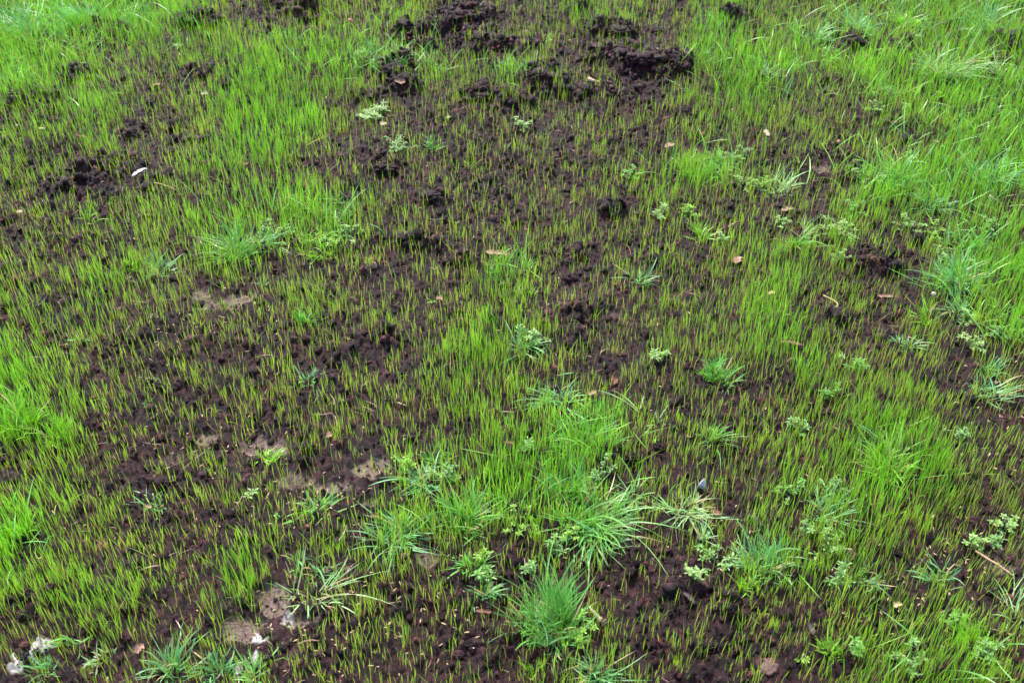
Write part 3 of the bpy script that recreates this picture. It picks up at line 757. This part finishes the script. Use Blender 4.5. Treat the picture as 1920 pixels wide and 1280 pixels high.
# ------------------------------------------------------------------ clods, chips, twigs, stone
def lump(name, px, py, rp, m, label, cat, group=None, sx=1, sy=.9, sz=.75, amp=.35, freq=2.2, rot=0, facet=False, sink=.3):
    X, Y, Z = at(px, py); r = rp/ppm(py)
    V, F = ico(1 if facet else 4)
    off = Vector((random.uniform(0, 50), random.uniform(0, 50), 0)); out = []
    c, s = math.cos(rot), math.sin(rot)
    for v in V:
        p = Vector(v); k = 1+amp*(mnoise.fractal(p*freq+off, 1.0, 2.1, 5 if not facet else 1))
        q = Vector((p.x*sx, p.y*sy, p.z*sz))*(r*k); out.append((q.x*c-q.y*s, q.x*s+q.y*c, q.z))
    o = np_mesh(name, out, F, m, col=np.ones((len(out), 3)), smooth=not facet); o.location = (X, Y, Z+r*sz*(1-2*sink))
    tag(o, label, cat, group); return o
def chip(name, px, py, lp, wp, ang, m, label, cat, group=None, th=.0022, bend=.25, lift=.003):
    X, Y, Z = at(px, py); L = 1.2*lp/ppm(py); Wd = 1.25*wp/ppm(py)
    n1, n2 = 12, 5; top, bot = [], []
    ed = [.75+random.uniform(-.3, .3) for _ in range(n1)]; e2 = [.75+random.uniform(-.3, .3) for _ in range(n1)]
    for i in range(n1):
        u = i/(n1-1)-.5; pr = math.sqrt(max(0.02, 1-(2*u)**4))
        for j in range(n2):
            v = j/(n2-1)*2-1; wv = v*Wd*.5*pr*(ed[i] if v < 0 else e2[i])
            z = bend*L*(.25-u*u)+random.uniform(-1, 1)*th*.35+abs(v)*Wd*.12
            top.append((u*L, wv, z+th*.5)); bot.append((u*L, wv, z-th*.5*(.6+.4*random.random())))
    V = top+bot; F = []; k = n1*n2
    for i in range(n1-1):
        for j in range(n2-1):
            a = i*n2+j; F.append((a, a+n2, a+n2+1, a+1)); F.append((k+a, k+a+1, k+a+n2+1, k+a+n2))
    rim = [i*n2 for i in range(n1)]+[(n1-1)*n2+j for j in range(1, n2)]+[i*n2+n2-1 for i in range(n1-2, -1, -1)]+[j for j in range(n2-2, 0, -1)]
    for a, b in zip(rim, rim[1:]+rim[:1]): F.append((a, b, k+b, k+a))
    o = np_mesh(name, V, F, m, smooth=True); o.location = (X, Y, Z+lift+.006); o.rotation_euler = (random.uniform(-.1, .7), random.uniform(-.2, .2), R(ang))
    tag(o, label, cat, group); return o
def twig(name, px0, py0, px1, py1, r, m, label, cat, knob=0, bow=.06, group=None, lift=.010):
    A = Vector(at(px0, py0)); B = Vector(at(px1, py1)); mid = A.copy()
    A.z += lift; B.z += lift; d = B-A; s = Vector((-d.y, d.x, 0)).normalized(); n = 10; pts = []
    for i in range(n+1):
        t = i/n; p = A.lerp(B, t)+s*(d.length*bow*math.sin(t*math.pi))+Vector((random.uniform(-1, 1), random.uniform(-1, 1), random.uniform(-.5, 1)))*r*.35
        p.z = max(p.z, A.z+(B.z-A.z)*t); pts.append(p-mid)
    Vs, Fs = [], []; sides = 8
    tube(Vs, Fs, pts, r*1.25, r*.6, sides)
    if knob:
        for i in range(sides*3):
            row = i//sides; c = pts[row]; Vs[i] = c+(Vs[i]-c)*(1+knob*(1-row/3))
    Fs4 = list(Fs); c0 = len(Vs); Vs.append(pts[0]); Vs.append(pts[-1])
    o0 = n*sides
    for k in range(0, sides, 2):
        Fs4.append((c0, (k+2) % sides, k+1, k)); Fs4.append((c0+1, o0+k, o0+k+1, o0+(k+2) % sides))
    o = np_mesh(name, [v[:] for v in Vs], Fs4, m); o.location = mid; tag(o, label, cat, group); return o

GC = 'lumps of soil on the bed'
for a in [
 (328,240,17,'tall round dark clod, larger of two clods at upper left',1,.9,1.0),(246,256,17,'round dark clod, lower left of two clods at upper left',1.1,.9,.85),(271,238,9,'small dark clod between the two large clods at upper left',1,.9,.9),
 (1371,36,19,'dark crumbly clod sitting alone in the green near the top, right of centre',1.2,.9,.7),(158,50,9,'small black clod at the left end of the upper left soil strip',1,1,.8),(358,50,12,'black clod at the top left, left of two side by side',1,1,.8),(390,44,13,'dark clod at the top left, right of two side by side',1.2,1,.7),
 (540,12,16,'dark clod at the left flank of the topmost heap',1.2,.9,.8),(1232,60,11,'blocky dark clod left of the green near the top, right of centre',1.3,.9,.6),
 (1282,130,13,'round clod ending the long dark heap in the upper middle',1,1,.9),(1158,62,20,'flat-topped clod on the dark heap near the top right of centre',1.4,.9,.6),(1210,124,24,'largest crumbly lump on the long dark heap',1.5,.9,.6),
 (1012,146,20,'rounded lump crowning the heap left of the pale twig',1.3,.9,.7),(758,58,16,'black lump crowning the heap beside the upper middle mat',1.3,.8,.8),(740,134,20,'dark lump above the pink leaf in the upper middle',1.3,.9,.7),(868,36,22,'dark lump on the widest heap near the top',1.6,.9,.55),
 (895,184,20,'flat dark lump in front of the central green fringe',1.6,.9,.5),
 (722,314,18,'dark lump on soil, right of the left lawn in the upper half',1.5,.9,.55),(806,374,18,'crumbly lump left of centre in the upper half',1.4,.9,.5),(1150,392,16,'dark lump with sharp edge right of centre in the upper half',1.1,.9,.8),
 (545,130,10,'small black clod in the bright grass of the upper left',1.3,.9,.7),(240,420,14,'dark clod among seedlings at the left',1.3,1,.5),
 (75,465,13,'dark clod at the left edge area',1.2,1,.6),(1720,455,14,'dark clod with reddish side above the bare soil at right',.9,.9,1.0),(1690,500,10,'dark round clod on the bare soil at right',1.1,1,.7),
 (470,868,13,'blackish lump beside the left of centre clay patches',1.2,1,.7),(575,838,14,'dark crumbly lump between clay patches and the central grass',1.2,.9,.6),(1230,1095,16,'dark lump on the bare slope at lower centre right',1.2,.9,.7),
 (1408,1136,18,'rounded dark clod under the leafy weed at lower right',1.2,.9,.8),(1365,1140,22,'large crumbly clod with pink grains at lower right',1.3,.9,.7),(1480,1068,7,'tiny black clod below the bark strip at lower right',1,1,.8),
 (1388,1196,17,'dark lump on bare soil above the big brown clod',1.3,.9,.6),(1450,1190,20,'wide lump left of the dark bark strip near the bottom',1.4,.9,.55),(1622,1172,15,'black rounded clod in dense seedlings near the bottom right',1,1,.9),
 (1814,1018,13,'black shiny lump left of the pale weeds at lower right',1.1,1,.8),(1334,1210,12,'dark round clod left of the big brown clod',1,1,.8),(1262,1076,9,'small dark clod on the bare slope right of the large tangle',1.1,1,.7),
 (455,1130,13,'black lump resting on the edge of the lower left clay',1,1,.9),(402,1165,16,'black lump left of the lower left clay patch',1.1,1,.8),(305,1122,11,'smooth dark lump in soil at lower left',1.2,.9,.6),(42,1120,18,'dark mound-like clod at the left edge near the bottom',1.2,.9,.7),
 (890,1208,16,'black lump on soil left of the bottom-centre tuft',1.3,.9,.7),(1000,630,10,'black clod left of a round chip just right of centre',1,1,.9),(268,768,0,'',1,1,1),
 (820,702,9,'dark clod between central grass and dark soil left of centre',1.1,1,.8),(600,655,9,'dark clod left of centre beneath the upright tuft',1.2,1,.6),(1185,860,17,'dark lump right of the dense central mat',1.2,.9,.8),
 (1235,840,11,'small dark clod right of the lump beside the central mat',1,1,.8),(1325,965,0,'',1,1,1),(1375,800,9,'dark clod in seedlings between the loose tuft and the wide lime tuft',1.1,1,.7),(540,1045,10,'dark lump in soil above the lower left clay',1.3,1,.6),(155,905,14,'dark smooth lump right of the left soil heap',1.3,.9,.6),
 (1560,175,0,'',1,1,1),(925,425,10,'dark blue-black lump at centre in the upper half',1.2,1,.6),(305,905,13,'black lump in soil at lower left',1.4,.9,.6)]:
    if a[2]: lump('soil_clod', a[0], a[1], a[2]*(.72 if a[2] > 15 else .85), M_CRUMB, a[3], 'clod', GC, a[4], a[5], a[6], amp=.55, freq=2.8)
for a in [
 (284,769,7,'small pink clod at left, in front of a tiny tuft'),(62,876,13,'reddish clod on the soil heap at the left edge'),(120,843,9,'reddish clod in front of the lime sward at the left'),(14,602,11,'pink-brown clod at the left edge, halfway down'),
 (573,636,8,'red-brown clod right below the upright tuft left of centre'),(1010,575,0,''),(845,690,9,'brown clod left of the central grass'),(1650,634,10,'pinkish lump at the right, left of a splayed tuft'),
 (1137,1184,8,'round pink clod right of the bottom-centre tuft'),(860,1228,10,'pink-brown clod near the bottom, left of the bottom-centre tuft'),(1825,980,10,'reddish clod left of pale weeds at lower right'),(236,1195,12,'brown clod in soil at bottom left'),
 (1352,1160,7,'small pink clod on bare soil at the lower right of centre'),(10,1054,9,'tan clod at the left edge in lime grass'),(1128,1100,8,'reddish round clod above the pale twig at lower centre'),(48,1212,9,'pinkish clod resting on the white powder at bottom left'),
 (1240,485,7,'small brown clod on bare soil right of centre'),(1370,410,9,'reddish clod left of the pinkish chip at right'),(1765,370,0,''),(1785,400,9,'brown clod in the right lawn left of the twig'),(1028,652,7,'round pale-brown clod right of the round-leaved weed at centre'),
 (985,548,9,'red-brown lump right of the thick patch at centre'),(1405,800,8,'red-brown clod beside a dark one in dense seedlings at right'),(1890,0,0,''),(300,1095,0,''),(1360,780,6,'small orange-red clod left of dense seedlings at right'),(470,820,9,'pinkish lump on the left of centre clay'),(1890,1050,9,'grey-brown pebble-like lump at the right end of the straw stalk')]:
    if a[2]: lump('brown_clod', a[0], a[1], a[2], M_BROWN, a[3], 'clod', 'reddish brown lumps on the bed', 1.1, .9, .8, amp=.3)
lump('brown_clod', 1440, 1252, 20, debris_mat('big_brown', (.055, .03, .028), (.17, .10, .09), 200), 'biggest brown clod, flat and rough, near the bottom right of centre', 'clod', None, 1.0, .95, .45, amp=.25)
lump('grey_stone', 1316, 916, 11, M_STONE, 'smooth blue-grey angular stone on dark soil', 'stone', None, .85, .7, 1.05, amp=.9, freq=.9, facet=True, sink=.1)
lump('pale_pebble', 1750, 553, 5, M_WHITE, 'small cream pebble on soil left of the biggest round tuft', 'pebble', None, 1, .9, .8, amp=.1)
lump('pale_pebble', 38, 400, 6, M_TAN, 'small yellowish pebble among seedlings at the left edge', 'pebble', None, 1.1, .9, .7, amp=.15)
G2 = 'scraps of bark and leaf'
for a in [
 ('wood_chip',750,158,17,11,15,M_CHIP,'pinkish chip on the heap in the upper middle'),('wood_chip',1255,281,17,13,20,M_CHIP,'crumpled pink-tan chip above the upper middle green mat'),
 ('wood_chip',718,239,12,10,60,M_PALE,'pale pinkish scrap right below the jagged weeds'),('wood_chip',1437,256,16,8,-70,M_PALE,'upright peach-coloured chip on bare soil at upper right'),
 ('bark_piece',932,482,38,12,4,M_CHIP,'flat tan bark piece with ragged ends above the thick patch at centre'),('wood_chip',1381,495,20,17,70,M_CHIP,'red-brown square chip with pale flecks right of centre'),
 ('wood_chip',1474,400,22,10,20,M_CHIP,'pinkish chip above a pale weed at right'),('white_flake',35,66,13,8,-15,M_WHITE,'white flake on the grass in the top left corner'),
 ('white_flake',263,330,32,7,60,M_WHITE,'narrow whitish feathery scrap on the upper left bare soil'),('wood_chip',824,566,11,10,0,M_CHIP,'small pink chip at centre left beside a tiny seedling'),
 ('bark_piece',906,1153,26,9,-5,M_REDB,'flat reddish bark piece below the drooping bluish tuft'),('bark_piece',1520,1188,9,34,6,M_DARKB,'dark upright bark strip near the bottom, right of centre'),
 ('bark_piece',1416,982,30,8,-50,M_DARKB,'bent dark bark strip in seedlings, right of the star-shaped tuft'),('bark_piece',1482,652,38,9,-20,M_REDB,'long red-brown bark strip in seedlings, right of centre'),
 ('wood_chip',1658,562,26,8,10,M_CHIP,'crumbly tan scrap on soil left of the biggest round tuft'),('wood_chip',1110,746,15,11,30,M_CHIP,'tan scrap right of the thin flat bluish tuft'),
 ('bark_piece',953,838,20,9,0,M_REDB,'red scrap of bark in bright seedlings just below centre'),('wood_chip',618,822,9,13,10,M_CHIP,'pinkish chip on dark soil between clay patches and central grass'),
 ('bark_piece',710,976,22,10,-25,M_REDB,'reddish bark scrap beside the wide bluish tuft'),('bark_piece',84,574,10,32,-35,M_DARKB,'dark bark strip among seedlings at the left, halfway down'),
 ('wood_chip',262,1222,20,14,60,M_CHIP,'pinkish chip near the bottom left tuft'),('bark_piece',1290,1128,26,8,-50,M_DARKB,'greyish bark scrap on bare soil at lower right of centre'),
 ('wood_chip',1810,195,0,0,0,M_CHIP,''),('wood_chip',1752,272,12,8,0,M_CHIP,'tan chip in the right lawn near the top'),('wood_chip',295,166,12,8,10,M_CHIP,'pinkish chip in upper left soil strip'),
 ('wood_chip',385,182,12,9,10,M_PALE,'tan scrap in the upper left, left of the bright grass'),('wood_chip',178,47,8,6,0,M_WHITE,'tiny white scrap on the upper left soil strip'),('bark_piece',1340,968,12,20,30,M_REDB,'orange-brown bark scrap in the star-shaped tuft'),
 ('wood_chip',280,956,12,9,0,M_CHIP,'tan chip in the middle of the splayed tuft at lower left'),('bark_piece',155,262,26,6,-10,M_REDB,'thin brown bark sliver in the upper left seedlings'),('wood_chip',1445,556,12,8,20,M_TAN,'yellowish scrap in seedlings right of centre'),
 ('wood_chip',462,312,9,9,0,M_CHIP,'small tan chip in the bright left-hand grass'),('wood_chip',1680,1140,14,10,10,M_TAN,'tan flake in seed-strewn soil at lower right'),('bark_piece',1150,716,12,22,20,M_REDB,'reddish chip left of the small pale weed at centre right'),
 ('wood_chip',905,1010,0,0,0,M_CHIP,''),('wood_chip',80,245,14,6,0,M_PALE,'pale sliver in the seedlings at upper left')]:
    if a[3]: chip(*a[:8], 'scrap', G2)
twig('twig', 1102, 157, 1148, 167, .0034, M_PALE, 'thick pale pinkish twig with a knob, on the soil in the upper middle', 'twig', .9)
twig('twig', 1572, 273, 1540, 278, .0030, M_CHIP, 'short pinkish twig with pale end on the upper right bare soil', 'twig', .5)
twig('twig', 1852, 378, 1876, 392, .0028, M_PALE, 'short pale twig with thick end near the right edge', 'twig', 1.0)
twig('twig', 1134, 1175, 1106, 1146, .0030, M_PALE, 'pale split twig right of the bottom-centre tuft', 'twig', .8)
twig('straw_stalk', 1826, 1040, 1896, 1092, .0016, M_STRAW, 'long straight straw stalk lying slantwise at lower right', 'stalk', 0, .01)
twig('root_fibre', 1542, 562, 1548, 590, .0012, M_STRAW, 'curly tan root fibre on bare soil at right', 'root', 0, .35)
twig('root_fibre', 1700, 640, 1722, 648, .0012, M_PALE, 'short pink-tan fibre beside a splayed tuft at the right', 'root', 0, .1)
twig('straw_stalk', 575, 280, 620, 258, .0009, M_STRAW, 'very thin pale stalk slanting in the grass at the upper left of centre', 'stalk', 0, .02)
twig('straw_stalk', 745, 762, 762, 768, .0013, M_PALE, 'short pale stalk on dark soil left of the central grass', 'stalk', 0, .02)
twig('straw_stalk', 292, 352, 332, 364, .0010, M_STRAW, 'thin tan stalk on soil below the whitish feathery scrap', 'stalk', 0, .05)
twig('straw_stalk', 560, 1215, 600, 1208, .0012, M_CHIP, 'curved reddish stalk on the lower left clay', 'stalk', 0, .12)
